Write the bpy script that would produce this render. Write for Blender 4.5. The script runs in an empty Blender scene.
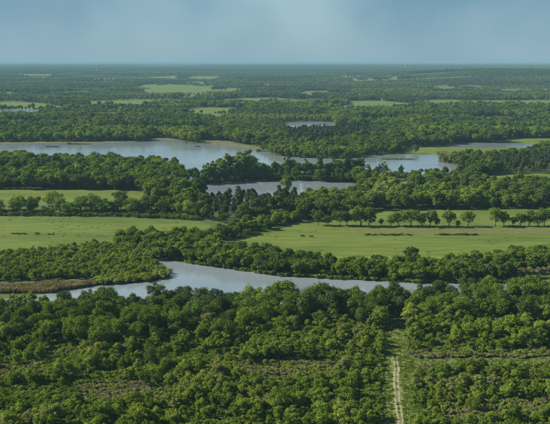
import bpy, bmesh, math, random
import numpy as np
from mathutils import Vector

R = math.radians
scene = bpy.context.scene
COL = scene.collection
rng = np.random.default_rng(7)
random.seed(7)

# ------------------------------------------------------------------ camera
PW, PH, FPX, HC, VH = 550.0, 424.0, 1000.0, 110.0, 62.0     # photo size, focal (px), height, level line
PITCH = math.atan((PH / 2 - VH) / FPX)
cam = bpy.data.cameras.new('camera')
cam.sensor_width = 36.0
cam.lens = 36.0 * FPX / PW
cam.clip_start, cam.clip_end = 1.0, 120000.0
camo = bpy.data.objects.new('camera', cam)
camo.location = (0, 0, HC)
camo.rotation_euler = (R(90) - PITCH, 0, 0)
COL.objects.link(camo)
scene.camera = camo

# ------------------------------------------------------------------ sky
SUN_AZ, SUN_EL = -82.0, 34.0            # clockwise from the view direction (+Y), degrees
w = bpy.data.worlds.new('World')
scene.world = w
w.use_nodes = True
nt = w.node_tree
nt.nodes.clear()
N = nt.nodes.new
out = N('ShaderNodeOutputWorld')
bg = N('ShaderNodeBackground')
sky = N('ShaderNodeTexSky')
sky.sky_type = 'NISHITA'
sky.sun_disc = False
sky.sun_elevation = R(SUN_EL)
sky.sun_rotation = R(SUN_AZ)
sky.air_density, sky.dust_density, sky.ozone_density = 1.0, 0.6, 2.0
tc = N('ShaderNodeTexCoord')
mp = N('ShaderNodeMapping')
mp.inputs['Scale'].default_value = (5.0, 1.0, 6.0)
mp.inputs['Location'].default_value = (3.3, 0, 0.7)
mp.inputs['Rotation'].default_value = (0, R(32), 0)
nz = N('ShaderNodeTexNoise')
nz.inputs['Scale'].default_value = 0.95
nz.inputs['Detail'].default_value = 3
nz.inputs['Roughness'].default_value = 0.5
rp = N('ShaderNodeValToRGB')
rp.color_ramp.elements[0].position = 0.40
rp.color_ramp.elements[0].color = (0.38, 0.92, 1.36, 1)
rp.color_ramp.elements[1].position = 0.62
rp.color_ramp.elements[1].color = (1.02, 1.62, 1.92, 1)
mx = N('ShaderNodeMix')
mx.data_type = 'RGBA'
mx.inputs['Factor'].default_value = 0.94       # thin veil of cloud over the clear sky
L = nt.links.new
L(tc.outputs['Generated'], mp.inputs['Vector'])
L(mp.outputs[0], nz.inputs['Vector'])
L(nz.outputs[0], rp.inputs[0])
L(sky.outputs[0], mx.inputs['A'])
sx_ = N('ShaderNodeSeparateXYZ')                # the air pales towards the horizon all round
mr_ = N('ShaderNodeMapRange')
mr_.inputs['From Min'].default_value, mr_.inputs['From Max'].default_value = 0.0, 0.07
mr_.inputs['To Min'].default_value, mr_.inputs['To Max'].default_value = 0.7, 0.0
pale = N('ShaderNodeMix')
pale.data_type = 'RGBA'
pale.inputs['B'].default_value = (0.80, 1.42, 1.76, 1)
L(tc.outputs['Generated'], sx_.inputs[0])
L(sx_.outputs['Z'], mr_.inputs['Value'])
L(mr_.outputs[0], pale.inputs['Factor'])
L(rp.outputs[0], pale.inputs['A'])
L(pale.outputs['Result'], mx.inputs['B'])
L(mx.outputs['Result'], bg.inputs['Color'])
bg.inputs['Strength'].default_value = 0.1
L(bg.outputs[0], out.inputs['Surface'])

# ------------------------------------------------------------------ sun
sl = bpy.data.lights.new('sun', 'SUN')
sl.energy, sl.angle, sl.color = 5.0, R(0.53), (1.0, 0.92, 0.76)
so = bpy.data.objects.new('sun', sl)
sdir = Vector((math.sin(R(SUN_AZ)) * math.cos(R(SUN_EL)), math.cos(R(SUN_AZ)) * math.cos(R(SUN_EL)), math.sin(R(SUN_EL))))
so.rotation_euler = (-sdir).to_track_quat('-Z', 'Y').to_euler()
so.location = (0, 0, 300)
COL.objects.link(so)

vs = scene.view_settings
vs.view_transform, vs.look, vs.exposure, vs.gamma = 'Standard', 'None', 1.5, 1.0
vs.use_curve_mapping = False
scene.render.engine = 'CYCLES'
cy = scene.cycles
cy.max_bounces, cy.diffuse_bounces, cy.glossy_bounces, cy.transmission_bounces = 5, 3, 2, 3
cy.transparent_max_bounces, cy.volume_bounces = 4, 0
cy.use_denoising = True

# ------------------------------------------------------------------ geometry helpers
CP, SP = math.cos(PITCH), math.sin(PITCH)

def ground(u, v, z=0.0):
    """photo point -> point of the plane at height z"""
    xc, yc = (u - PW / 2) / FPX, -(v - PH / 2) / FPX
    dx, dy, dz = xc, yc * SP + CP, yc * CP - SP
    t = (z - HC) / dz
    return np.array([dx * t, dy * t, z])

def photo(x, y, z=0.0):
    """ground coordinates -> photo coordinates (arrays)"""
    zz = z - HC
    f = y * CP - zz * SP
    up = y * SP + zz * CP
    return PW / 2 + FPX * x / f, PH / 2 - FPX * up / f

def inside(poly, u, v):
    p = np.asarray(poly, float)
    c = np.zeros(np.shape(u), bool)
    j = len(p) - 1
    for i in range(len(p)):
        yi, yj, xi, xj = p[i, 1], p[j, 1], p[i, 0], p[j, 0]
        if yi != yj:
            c ^= ((yi > v) != (yj > v)) & (u < (xj - xi) * (v - yi) / (yj - yi) + xi)
        j = i
    return c

def hash2(ix, iy, s):
    n = (ix.astype(np.int64) * 374761393 + iy.astype(np.int64) * 668265263 + s * 974711) & 0x7fffffff
    n = ((n ^ (n >> 13)) * 1274126177) & 0x7fffffff
    return ((n ^ (n >> 16)) & 0xffff) / 65535.0

def vnoise(x, y, s=0):
    """smooth value noise in 0..1"""
    x, y = np.asarray(x, float), np.asarray(y, float)
    ix, iy = np.floor(x), np.floor(y)
    fx, fy = x - ix, y - iy
    fx, fy = fx * fx * (3 - 2 * fx), fy * fy * (3 - 2 * fy)
    ix, iy = ix.astype(np.int64), iy.astype(np.int64)
    a, b = hash2(ix, iy, s), hash2(ix + 1, iy, s)
    c, d = hash2(ix, iy + 1, s), hash2(ix + 1, iy + 1, s)
    return (a + (b - a) * fx) * (1 - fy) + (c + (d - c) * fx) * fy

def smooth(a, b, t):
    t = np.clip((t - a) / (b - a), 0, 1)
    return t * t * (3 - 2 * t)

def height(x, y):
    """the plain is flat near by, rises to a low plateau far off, a wooded hill on the right"""
    x, y = np.asarray(x, float), np.asarray(y, float)
    d = np.hypot(x, y)
    h = 46 * smooth(3200, 11000, d)
    h = h + 34 * smooth(5000, 12000, d) * (vnoise(x / 5200, y / 2600, 3) - 0.45)
    h = h + 8 * smooth(3000, 6000, d) * (vnoise(x / 1400, y / 900, 5) - 0.5)
    hill = 52 * np.exp(-((y - 5600) / 1050) ** 2) * smooth(150, 1400, x) * (0.75 + 0.5 * vnoise(x / 500, y / 800, 9))
    return h + hill * (1 - 0.4 * smooth(2500, 5000, x))

def mesh_from(name, verts, faces, mats=(), fmat=None, smooth_shade=False):
    me = bpy.data.meshes.new(name)
    me.from_pydata([tuple(map(float, v)) for v in verts], [], [tuple(map(int, f)) for f in faces])
    for m in mats:
        me.materials.append(m)
    if fmat is not None:
        me.polygons.foreach_set('material_index', np.asarray(fmat, np.int32))
    if smooth_shade:
        me.polygons.foreach_set('use_smooth', np.ones(len(me.polygons), bool))
    me.update()
    return me

def quads_mesh(name, V, mats, fmat=None, attr=None):
    """V: (n,4,3) array of quads"""
    n = len(V)
    me = bpy.data.meshes.new(name)
    me.vertices.add(n * 4)
    me.vertices.foreach_set('co', V.reshape(-1).astype(np.float32))
    me.loops.add(n * 4)
    me.loops.foreach_set('vertex_index', np.arange(n * 4, dtype=np.int32))
    me.polygons.add(n)
    me.polygons.foreach_set('loop_start', np.arange(0, n * 4, 4, dtype=np.int32))
    for m in mats:
        me.materials.append(m)
    if fmat is not None:
        me.polygons.foreach_set('material_index', np.asarray(fmat, np.int32))
    if attr is not None:
        a = me.attributes.new('leaf', 'FLOAT', 'FACE')
        a.data.foreach_set('value', attr.astype(np.float32))
    me.update()
    me.validate()
    return me

def link(name, data, parent=None, loc=None):
    o = bpy.data.objects.new(name, data)
    COL.objects.link(o)
    if parent is not None:
        o.parent = parent
    if loc is not None:
        o.location = loc
    return o

def tag(o, label=None, cat=None, group=None, kind=None):
    if label: o['label'] = label
    if cat: o['category'] = cat
    if group: o['group'] = group
    if kind: o['kind'] = kind
    return o

def tube(pts, radii, sides=6):
    """tapered tube through pts -> verts, faces"""
    V, F = [], []
    pts = [Vector(p) for p in pts]
    for i, p in enumerate(pts):
        d = (pts[min(i + 1, len(pts) - 1)] - pts[max(i - 1, 0)]).normalized()
        a = d.orthogonal().normalized()
        b = d.cross(a)
        for k in range(sides):
            t = 2 * math.pi * k / sides
            V.append(p + (a * math.cos(t) + b * math.sin(t)) * radii[i])
    for i in range(len(pts) - 1):
        for k in range(sides):
            k2 = (k + 1) % sides
            F.append((i * sides + k, i * sides + k2, (i + 1) * sides + k2, (i + 1) * sides + k))
    F.append(tuple(range(sides))[::-1])
    F.append(tuple((len(pts) - 1) * sides + k for k in range(sides)))
    return V, F

class MB:
    def __init__(s): s.V, s.F = [], []
    def add(s, V, F):
        o = len(s.V)
        s.V += [tuple(v) for v in V]
        s.F += [tuple(i + o for i in f) for f in F]
    def tube(s, pts, radii, sides=6): s.add(*tube(pts, radii, sides))
    def box(s, a, b):
        (x0, y0, z0), (x1, y1, z1) = a, b
        s.add([(x0,y0,z0),(x1,y0,z0),(x1,y1,z0),(x0,y1,z0),(x0,y0,z1),(x1,y0,z1),(x1,y1,z1),(x0,y1,z1)],
              [(3,2,1,0),(4,5,6,7),(0,1,5,4),(1,2,6,5),(2,3,7,6),(3,0,4,7)])
    def mesh(s, name, mat, sm=False): return mesh_from(name, s.V, s.F, [mat], None, sm)

# ------------------------------------------------------------------ materials
def newmat(name):
    m = bpy.data.materials.new(name)
    m.use_nodes = True
    t = m.node_tree
    t.nodes.clear()
    o = t.nodes.new('ShaderNodeOutputMaterial')
    return m, t, o

def ramp(t, stops, inp=None):
    r = t.nodes.new('ShaderNodeValToRGB')
    e = r.color_ramp.elements
    while len(e) < len(stops):
        e.new(0.5)
    for k, (p, c) in enumerate(stops):
        e[k].position = p
        e[k].color = (*c, 1)
    if inp is not None:
        t.links.new(inp, r.inputs[0])
    return r

def noise(t, vec, scale, detail=4, rough=0.55):
    n = t.nodes.new('ShaderNodeTexNoise')
    n.inputs['Scale'].default_value = scale
    n.inputs['Detail'].default_value = detail
    n.inputs['Roughness'].default_value = rough
    if vec is not None:
        t.links.new(vec, n.inputs['Vector'])
    return n.outputs[0]

def mixc(t, fac, a, b, mode='MIX'):
    m = t.nodes.new('ShaderNodeMix')
    m.data_type = 'RGBA'
    m.blend_type = mode
    for s, v in (('Factor', fac), ('A', a), ('B', b)):
        if isinstance(v, (int, float)):
            m.inputs[s].default_value = v
        elif isinstance(v, tuple):
            m.inputs[s].default_value = (*v, 1)
        else:
            t.links.new(v, m.inputs[s])
    return m.outputs['Result']

def math_(t, op, a, b=0.0):
    m = t.nodes.new('ShaderNodeMath')
    m.operation = op
    for k, v in enumerate((a, b)):
        if isinstance(v, (int, float)):
            m.inputs[k].default_value = v
        else:
            t.links.new(v, m.inputs[k])
    return m.outputs[0]

def leaf_material():
    """foliage: hue comes from each plant's own 'tint' (0 conifer .. 1 straw), varied per plant and per leaf"""
    m, t, o = newmat('foliage')
    at = t.nodes.new('ShaderNodeAttribute')
    at.attribute_type = 'INSTANCER'
    at.attribute_name = 'tint'
    inf = t.nodes.new('ShaderNodeObjectInfo')
    lf = t.nodes.new('ShaderNodeAttribute')
    lf.attribute_name = 'leaf'
    tt = math_(t, 'ADD', at.outputs['Fac'], math_(t, 'MULTIPLY', math_(t, 'SUBTRACT', lf.outputs['Fac'], 0.5), 0.11))
    rp = ramp(t, [(0.0, (0.046, 0.058, 0.038)), (0.12, (0.042, 0.064, 0.024)), (0.28, (0.050, 0.084, 0.012)),
                  (0.5, (0.088, 0.138, 0.015)), (0.68, (0.126, 0.168, 0.023)), (0.8, (0.142, 0.160, 0.052)),
                  (0.9, (0.130, 0.112, 0.066)), (1.0, (0.185, 0.15, 0.112))], tt)
    hs = t.nodes.new('ShaderNodeHueSaturation')
    t.links.new(rp.outputs[0], hs.inputs['Color'])
    t.links.new(math_(t, 'ADD', math_(t, 'MULTIPLY', inf.outputs['Random'], 0.45), 0.78), hs.inputs['Value'])
    df = t.nodes.new('ShaderNodeBsdfDiffuse')
    tr = t.nodes.new('ShaderNodeBsdfTranslucent')
    ms = t.nodes.new('ShaderNodeMixShader')
    ms.inputs[0].default_value = 0.24
    t.links.new(hs.outputs[0], df.inputs['Color'])
    t.links.new(mixc(t, 1.0, hs.outputs[0], (1.3, 1.2, 0.5), 'MULTIPLY'), tr.inputs['Color'])
    t.links.new(df.outputs[0], ms.inputs[1])
    t.links.new(tr.outputs[0], ms.inputs[2])
    t.links.new(ms.outputs[0], o.inputs[0])
    return m

def diffuse(name, stops, scale, detail=5, rough=0.9, second=None, bump=0.0, stretch=(1, 1, 1)):
    m, t, o = newmat(name)
    geo = t.nodes.new('ShaderNodeNewGeometry')
    mpn = t.nodes.new('ShaderNodeMapping')
    mpn.inputs['Scale'].default_value = stretch
    t.links.new(geo.outputs['Position'], mpn.inputs['Vector'])
    n1 = noise(t, mpn.outputs[0], scale, detail, 0.6)
    c = ramp(t, stops, n1).outputs[0]
    if second:
        sc, stops2, fac = second
        c2 = ramp(t, stops2, noise(t, mpn.outputs[0], sc, 4, 0.6)).outputs[0]
        c = mixc(t, fac, c, c2, 'MULTIPLY')
    p = t.nodes.new('ShaderNodeBsdfPrincipled')
    p.inputs['Roughness'].default_value = rough
    p.inputs['Specular IOR Level'].default_value = 0.1
    t.links.new(c, p.inputs['Base Color'])
    if bump:
        b = t.nodes.new('ShaderNodeBump')
        b.inputs['Strength'].default_value = bump
        b.inputs['Distance'].default_value = 0.4
        t.links.new(noise(t, geo.outputs['Position'], 1.2, 6, 0.7), b.inputs['Height'])
        t.links.new(b.outputs[0], p.inputs['Normal'])
    t.links.new(p.outputs[0], o.inputs[0])
    return m

def water_material():
    m, t, o = newmat('silty_water')
    geo = t.nodes.new('ShaderNodeNewGeometry')
    p = t.nodes.new('ShaderNodeBsdfPrincipled')
    n1 = noise(t, geo.outputs['Position'], 0.012, 4, 0.55)
    t.links.new(ramp(t, [(0.3, (0.105, 0.130, 0.155)), (0.7, (0.140, 0.165, 0.188))], n1).outputs[0], p.inputs['Base Color'])
    p.inputs['IOR'].default_value = 1.33
    wind = noise(t, geo.outputs['Position'], 0.02, 3, 0.5)
    t.links.new(math_(t, 'ADD', math_(t, 'MULTIPLY', wind, 0.16), 0.03), p.inputs['Roughness'])
    b = t.nodes.new('ShaderNodeBump')
    b.inputs['Strength'].default_value = 0.14
    b.inputs['Distance'].default_value = 0.12
    mpn = t.nodes.new('ShaderNodeMapping')
    mpn.inputs['Scale'].default_value = (0.6, 1.2, 1)
    t.links.new(geo.outputs['Position'], mpn.inputs['Vector'])
    t.links.new(noise(t, mpn.outputs[0], 1.4, 3, 0.5), b.inputs['Height'])
    t.links.new(b.outputs[0], p.inputs['Normal'])
    t.links.new(p.outputs[0], o.inputs[0])
    return m

M_LEAF = leaf_material()
M_BARK = diffuse('bark', [(0.3, (0.07, 0.055, 0.04)), (0.7, (0.14, 0.115, 0.085))], 3.0)
M_PALEBARK = diffuse('weathered_wood', [(0.3, (0.16, 0.13, 0.10)), (0.7, (0.30, 0.25, 0.20))], 2.0)
M_FLOOR = diffuse('forest_floor', [(0.3, (0.030, 0.046, 0.012)), (0.5, (0.046, 0.064, 0.017)), (0.72, (0.066, 0.074, 0.026))], 0.22,
                  second=(0.012, [(0.3, (0.8, 0.9, 0.8)), (0.7, (1.1, 1.1, 1.0))], 1.0), bump=0.6)
M_MEADOW = diffuse('meadow_grass', [(0.26, (0.044, 0.068, 0.010)), (0.48, (0.066, 0.092, 0.015)), (0.62, (0.078, 0.100, 0.019)), (0.8, (0.108, 0.110, 0.036))], 0.028, 9,
                   second=(0.16, [(0.32, (0.66, 0.74, 0.62)), (0.66, (1.14, 1.1, 1.08))], 1.0), bump=0.5, stretch=(0.22, 1, 1))
M_HAY = diffuse('dry_grass', [(0.3, (0.056, 0.074, 0.016)), (0.5, (0.080, 0.086, 0.028)), (0.75, (0.064, 0.080, 0.019))], 0.05, 7,
                second=(0.4, [(0.35, (0.8, 0.8, 0.75)), (0.65, (1.08, 1.05, 1.0))], 1.0), bump=0.4, stretch=(0.35, 1, 1))
M_RIDE = diffuse('rough_grass', [(0.3, (0.060, 0.080, 0.020)), (0.5, (0.090, 0.104, 0.032)), (0.7, (0.125, 0.115, 0.055))], 0.35, 6, bump=0.6)
M_RUT = diffuse('bare_dirt', [(0.3, (0.15, 0.14, 0.095)), (0.7, (0.22, 0.20, 0.14))], 0.8, bump=0.4)
M_SAND = diffuse('shore_mud', [(0.3, (0.045, 0.055, 0.024)), (0.6, (0.085, 0.080, 0.044))], 0.06, 5)
M_WATER = water_material()
M_WHITE = diffuse('white_render', [(0.3, (0.62, 0.6, 0.56)), (0.7, (0.75, 0.73, 0.69))], 0.8)
M_ROOF = diffuse('roof_tiles', [(0.3, (0.14, 0.10, 0.085)), (0.7, (0.20, 0.15, 0.12))], 1.0)
M_METAL = diffuse('pale_metal_sheet', [(0.3, (0.22, 0.24, 0.26)), (0.7, (0.30, 0.32, 0.33))], 0.6, rough=0.5)
M_DARK = diffuse('dark_opening', [(0.3, (0.03, 0.03, 0.035)), (0.7, (0.05, 0.05, 0.055))], 1.0)
M_CONC = diffuse('grey_concrete', [(0.3, (0.18, 0.175, 0.17)), (0.7, (0.26, 0.25, 0.24))], 0.3)

# ------------------------------------------------------------------ land cover, in photo coordinates of the ground
RIVER = [(-60,302),(20,298),(44,294.5),(60,291),(95,286),(120,284),(150,282),(166,278.5),(170,276),(166,272),(157,268),(153,262),(160,259),(185,263),
         (230,269),(280,276),(340,279),(420,283),(470,283),(640,286),(640,297),(480,298),(400,302),(300,305),(200,308),(120,307),(60,305),(20,304),(-60,307)]
LAKE = [(-60,144),(0,144),(50,143.2),(100,143),(130,142),(165,140.2),(180,140.4),(195,144),(240,147.5),(268,151),(272,156),(300,158),(340,159),
        (368,157),(400,155),(440,155),(446,158),(437,162),(452,164.5),(461,169),(455,174),(420,175),(370,174),(330,173),(280,173),(255,172),
        (232,174),(210,178),(193,182),(186,179),(160,171),(100,166),(40,164),(-60,164)]
POOL = [(178,190),(195,186),(215,184),(255,181),(300,181),(350,183),(362,186),(358,194),(345,199),(300,203),(250,205),(200,202),(180,197)]
PONDS = [[(446,145.5),(455,143.4),(470,142.6),(500,143),(534,143.6),(560,144.6),(556,147.4),(520,148),(470,147.6),(450,147.4)],
         [(281,124),(290,122),(310,121.4),(334,122),(338,127),(332,131),(306,132),(286,130)],
         [(-20,111),(8,110.2),(38,110),(40,114),(30,117),(-20,117)]]
WATERS = [RIVER, LAKE, POOL] + PONDS
MEADOWS = {
 'left':  [(-60,216),(60,217),(120,218),(200,221),(210,226),(206,236),(150,240),(110,248),(60,264),(-60,268)],
 'upper': [(-60,189),(60,189.5),(138,190.5),(152,196),(140,206),(-60,206)],
 'right': [(205,246),(230,237),(270,227),(300,222),(330,220),(366,212),(380,210),(640,208),(640,250),(520,260),(480,268),(440,270),(380,270),(340,270),(300,264),(260,258),(215,252)],
 'strip': [(474,177),(500,174.5),(640,171.5),(640,186),(500,188),(478,187)],
 'patch': [(394,181),(410,180),(414,190),(410,198),(395,198)],
 'pondside': [(404,147),(445,147),(450,147.2),(520,147.8),(542,146.2),(536,154),(500,158),(450,157),(440,154),(402,153)],
 'pondhead': [(498,140),(520,138.6),(600,138),(600,147),(540,146.4),(505,142.4)],
 'pasture': [(-30,102),(30,102.4),(58,106),(68,110),(40,109.6),(0,109.8),(-30,110)],
 'corner': [(-30,118.5),(8,118.5),(18,121),(-30,122.5)],
 'ribbon': [(82,101.5),(140,100),(180,99.6),(184,104),(150,106),(90,107.6)],
 'field':  [(134,86.4),(165,84.8),(200,87),(240,89),(246,92),(205,94.4),(172,94),(146,94.6)],
 'fallow': [(180,94.8),(205,94.6),(236,94),(247,97),(240,102.4),(184,103.4)],
 'east':   [(348,101),(380,100.6),(415,104),(424,108.6),(380,111),(350,109)],
 'easter': [(425,99.6),(470,100.4),(640,100.4),(640,107),(470,107.4),(430,106.6)],
 'pineside': [(262,134.6),(300,132),(304,134),(268,137)],
 'far_a': [(-20,92.4),(14,92),(24,93.6),(18,97.6),(-20,98)], 'far_b': [(300,92.6),(322,92),(346,93),(342,98),(304,98)],
 'far_c': [(335,88.6),(352,88),(368,89),(362,92.6),(338,93)], 'far_d': [(428,96.4),(446,95.8),(462,96.6),(456,101),(430,101)],
 'far_e': [(150,79.6),(172,79),(196,79.6),(190,82),(154,82.2)], 'far_f': [(20,80.6),(44,80),(66,80.8),(60,83.6),(24,83.8)],
 'far_g': [(340,79.4),(362,79),(372,79.8),(360,82),(342,82)], 'far_h': [(500,90.4),(530,89.8),(552,90.4),(548,94),(502,94.4)],
 'far_i': [(84,113.6),(112,113),(124,114.4),(116,119),(88,119.4)], 'far_j': [(468,117.4),(500,116.6),(522,118),(512,123.4),(472,123.6)],
 'middle': [(300,91.5),(330,91),(358,92),(350,93.6),(305,93.6)],
}
SANDS = [[(148,138.6),(158,137.4),(168,138.4),(180,140.2),(180,140.8),(165,140.6),(150,141.4)],
         [(190,141),(205,139.6),(225,141),(240,144),(262,147.6),(268,151.2),(240,148),(200,144.6)],
         [(-60,142.4),(60,141.8),(100,141.6),(130,140.8),(132,142.2),(100,143.4),(50,143.6),(-60,144.4)],
         [(437,154.6),(446,154),(453,158),(450,163),(440,162),(446,158)],
         [(366,155.6),(400,153.8),(438,153.6),(440,155.2),(400,155.4),(368,157.4)]]
RIDE = [(386,424),(387,400),(386,374),(384,366),(387,356),(388,340),(388.6,318),(404,318),(404,340),(404.5,354),(412,358),(416,366),(409,374),(407,400),(408.5,424),(411,470),(385,470)]
SIDE = [(406,361),(430,360.5),(460,359.5),(500,359.5),(526,360.5),(545,358),(640,353),(640,357),(545,362),(526,364.5),(490,364),(455,364),(425,365.5),(408,366.5)]
TAN = [(362,228),(430,227.5),(640,226.5),(640,233.5),(470,234.5),(400,235),(352,234)]

_r = np.random.default_rng(42)
for q in range(26):                                   # thin strips of field between the far belts of trees
    vv = 62 + (10 + 46 * (q / 25.0) ** 1.2) + _r.uniform(-1, 1)
    uc, hl = _r.uniform(0, 550), _r.uniform(14, 42) * (0.6 + (vv - 62) / 70)
    th = (vv - 62) * 0.115 + _r.uniform(0.5, 1.4)
    if vv > 106 and (uc < 60 or 250 < uc < 360):
        continue
    MEADOWS['far_strip_%d' % q] = [(uc - hl, vv + th * .4), (uc - hl * .4, vv), (uc + hl * .5, vv + .1 * th), (uc + hl, vv + th * .5), (uc + hl * .3, vv + th), (uc - hl * .6, vv + th * .95)]

def open_land(u, v):
    m = np.zeros(np.shape(u), bool)
    for k, p in MEADOWS.items():
        m |= inside(p, u, v)
    d = 110000 / np.maximum(v - VH, .5)
    clump = vnoise((u - 275) * d / 1000 / 75, d / 75, 17) > 0.70        # trees and hedges left standing in the far fields
    m &= ~(clump & (v < 100))
    for p in WATERS + SANDS:
        m |= inside(p, u, v)
    return m

def sheet(name, poly, mat, z, step=6.0, wob=0.8, follow=False):
    """a flat sheet whose outline is the photo polygon, its edge made uneven"""
    P = [ground(u, v, 0.0) for u, v in poly]
    pts = []
    for i in range(len(P)):
        a, b = P[i], P[(i + 1) % len(P)]
        n = int(np.clip(np.hypot(*(b - a)[:2]) / step, 1, 60))
        for k in range(n):
            p = a + (b - a) * k / n
            q = (vnoise(p[0] / (step * 1.3), p[1] / (step * 1.3), 11) - 0.5, vnoise(p[0] / (step * 1.3), p[1] / (step * 1.3), 12) - 0.5)
            pts.append((p[0] + q[0] * wob * 2, p[1] + q[1] * wob * 2))
    bm = bmesh.new()
    vs_ = [bm.verts.new((x, y, (float(height(x, y)) if follow else 0.0) + z)) for x, y in pts]
    f = bm.faces.new(vs_)
    if f.normal.z < 0 or f.calc_area() and (f.normal_update() or f.normal.z < 0):
        f.normal_flip()
    bmesh.ops.triangulate(bm, faces=[f])
    me = bpy.data.meshes.new(name)
    bm.to_mesh(me)
    bm.free()
    me.materials.append(mat)
    return tag(link(name, me), kind='structure')

# ground: one sheet to the horizon
def build_ground():
    rr = np.concatenate([[0.0], np.geomspace(60, 42000, 190)])
    front = np.linspace(-0.6, 0.6, 200)
    back = np.linspace(0.6, 2 * math.pi - 0.6, 62)[1:-1]
    th = np.concatenate([front, back])
    nA = len(th)
    RR, TT = np.meshgrid(rr[1:], th, indexing='ij')
    X, Y = RR * np.sin(TT), RR * np.cos(TT)
    Z = height(X, Y)
    V = np.stack([X, Y, Z], -1).reshape(-1, 3).tolist()
    V.append((0, 0, 0))
    F = []
    for i in range(len(rr) - 2):
        for j in range(nA):
            j2 = (j + 1) % nA
            F.append((i * nA + j, i * nA + j2, (i + 1) * nA + j2, (i + 1) * nA + j))
    for j in range(nA):
        F.append((len(V) - 1, (j + 1) % nA, j))
    F = [f[::-1] for f in F]
    tag(link('ground', mesh_from('ground', V, F, [M_FLOOR], None, True)), kind='structure')
build_ground()

sheet('river', RIVER, M_WATER, 0.12, 7, 1.0)
sheet('lake', LAKE, M_WATER, 0.12, 14, 2.0)
sheet('pool', POOL, M_WATER, 0.12, 10, 1.5)
for p in PONDS:
    sheet('pond', p, M_WATER, 0.16, 16, 2.0)
for p in SANDS:
    sheet('shore', p, M_SAND, 0.08, 14, 2.5)
for k, p in MEADOWS.items():
    sheet('meadow', p, M_MEADOW, 0.05, 12, 2.0, follow=k in ('field', 'middle', 'fallow') or k.startswith('far_'))
sheet('meadow', TAN, M_HAY, 0.10, 12, 2.0)
ride = sheet('grass_track', RIDE, M_RIDE, 0.06, 3, 0.5)
sheet('path', SIDE, M_RIDE, 0.10, 4, 0.5)

def strip(name, line, wid, mat, z, parent=None):
    """ribbon of ground along a polyline of ground points, with uneven edges"""
    V, F, k = [], [], 0
    for i in range(len(line) - 1):
        a, b = line[i], line[i + 1]
        n = max(2, int(np.hypot(*(b - a)[:2]) / 1.5))
        d = (b - a)[:2] / np.hypot(*(b - a)[:2])
        for j in range(n + (i == len(line) - 2)):
            p = a + (b - a) * j / n
            wv = wid * (0.5 + 1.0 * vnoise(p[1] / 2.5, p[0] / 2.5, 21)) / 2 * (1.0 - 0.85 * (j / n if i == len(line) - 2 else 0.0))
            off = (vnoise(p[1] / 9, p[0] / 30, 23) - 0.5) * 0.9
            c = p[:2] + np.array([d[1], -d[0]]) * off
            V += [(c[0] - d[1] * wv, c[1] + d[0] * wv, z), (c[0] + d[1] * wv, c[1] - d[0] * wv, z)]
            k += 1
    F = [(2 * i, 2 * i + 1, 2 * i + 3, 2 * i + 2) for i in range(k - 1)]
    return link(name, mesh_from(name, V, F, [mat]), parent)
for du in (-2.2, 2.2):
    ln = [ground(399.4 + du * 470 / 424 * 1.05, 470), ground(400 + du, 424), ground(398 + du * 0.92, 400), ground(396.4 + du * 0.86, 380), ground(395.9 + du * .84, 370), ground(394.6 + du * .8, 357)]
    strip('wheel_rut', ln, 0.55, M_RUT, 0.10, ride)
strip('side_path_tread', [ground(440, 363), ground(470, 361.6), ground(500, 361.6), ground(528, 362.5), ground(560, 358)], 0.55, M_RUT, 0.14, bpy.data.objects['path'])

# ------------------------------------------------------------------ plants: prototypes
def crown_quads(rs, w, h, base, lobes, ncards, card, up=0.35, conical=0.0, droop=0.0, spread=0.6, lr=(0.22, 0.46), fuzz=0.13):
    """leaf-sized quads spread through lobes; w crown radius, h total height, base height of crown"""
    C, Rd, T = [], [], []
    ch = (h - base) / 2
    mid = base + ch
    for k in range(lobes):
        for _ in range(30):
            p = rs.uniform(-1, 1, 3)
            if p @ p < 1: break
        p[2] = p[2] * 0.9 + 0.08
        taper = 1.0 - conical * (p[2] * 0.5 + 0.5)
        r = w * rs.uniform(*lr) * (0.6 + 0.4 * taper)
        C.append((p[0] * (w - r * 0.8) * taper, p[1] * (w - r * 0.8) * taper, mid + p[2] * (ch - r * 0.6)))
        Rd.append(r)
        T.append(rs.uniform(0, 1))
    C, Rd, T = np.array(C), np.array(Rd), np.array(T)
    n = int(ncards * 1.7)
    li = rs.choice(lobes, n, p=Rd ** 2 / np.sum(Rd ** 2))
    d = rs.normal(size=(n, 3))
    d /= np.linalg.norm(d, axis=1)[:, None]
    d[:, 2] = np.where((d[:, 2] < -0.3) & (rs.random(n) < 0.6), -d[:, 2], d[:, 2])
    rad = Rd[li] * (1.0 - 0.45 * rs.random(n) ** 2.0) * (1 + fuzz * rs.normal(size=n))
    P = C[li] + d * rad[:, None] * np.array([1, 1, 0.85])
    # drop leaves buried in other lobes
    dd = np.linalg.norm(P[:, None, :] - C[None], axis=2) / Rd[None]
    dd[np.arange(n), li] = 9
    keep = (dd.min(1) > 0.72) & (P[:, 2] > base * 0.6)
    P, d, li = P[keep][:ncards], d[keep][:ncards], li[keep][:ncards]
    n = len(P)
    nr = d + rs.normal(size=(n, 3)) * spread + np.array([0, 0, up])
    nr /= np.linalg.norm(nr, axis=1)[:, None]
    a = np.cross(nr, rs.normal(size=(n, 3)))
    a /= np.linalg.norm(a, axis=1)[:, None]
    b = np.cross(nr, a)
    s = card * rs.uniform(0.6, 1.35, n)[:, None]
    q = np.stack([P + a * s, P + b * s * 0.62, P - a * s, P - b * s * 0.62], 1)
    return q, np.clip(T[li] * 0.6 + rs.random(n) * 0.4, 0, 1)

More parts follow.
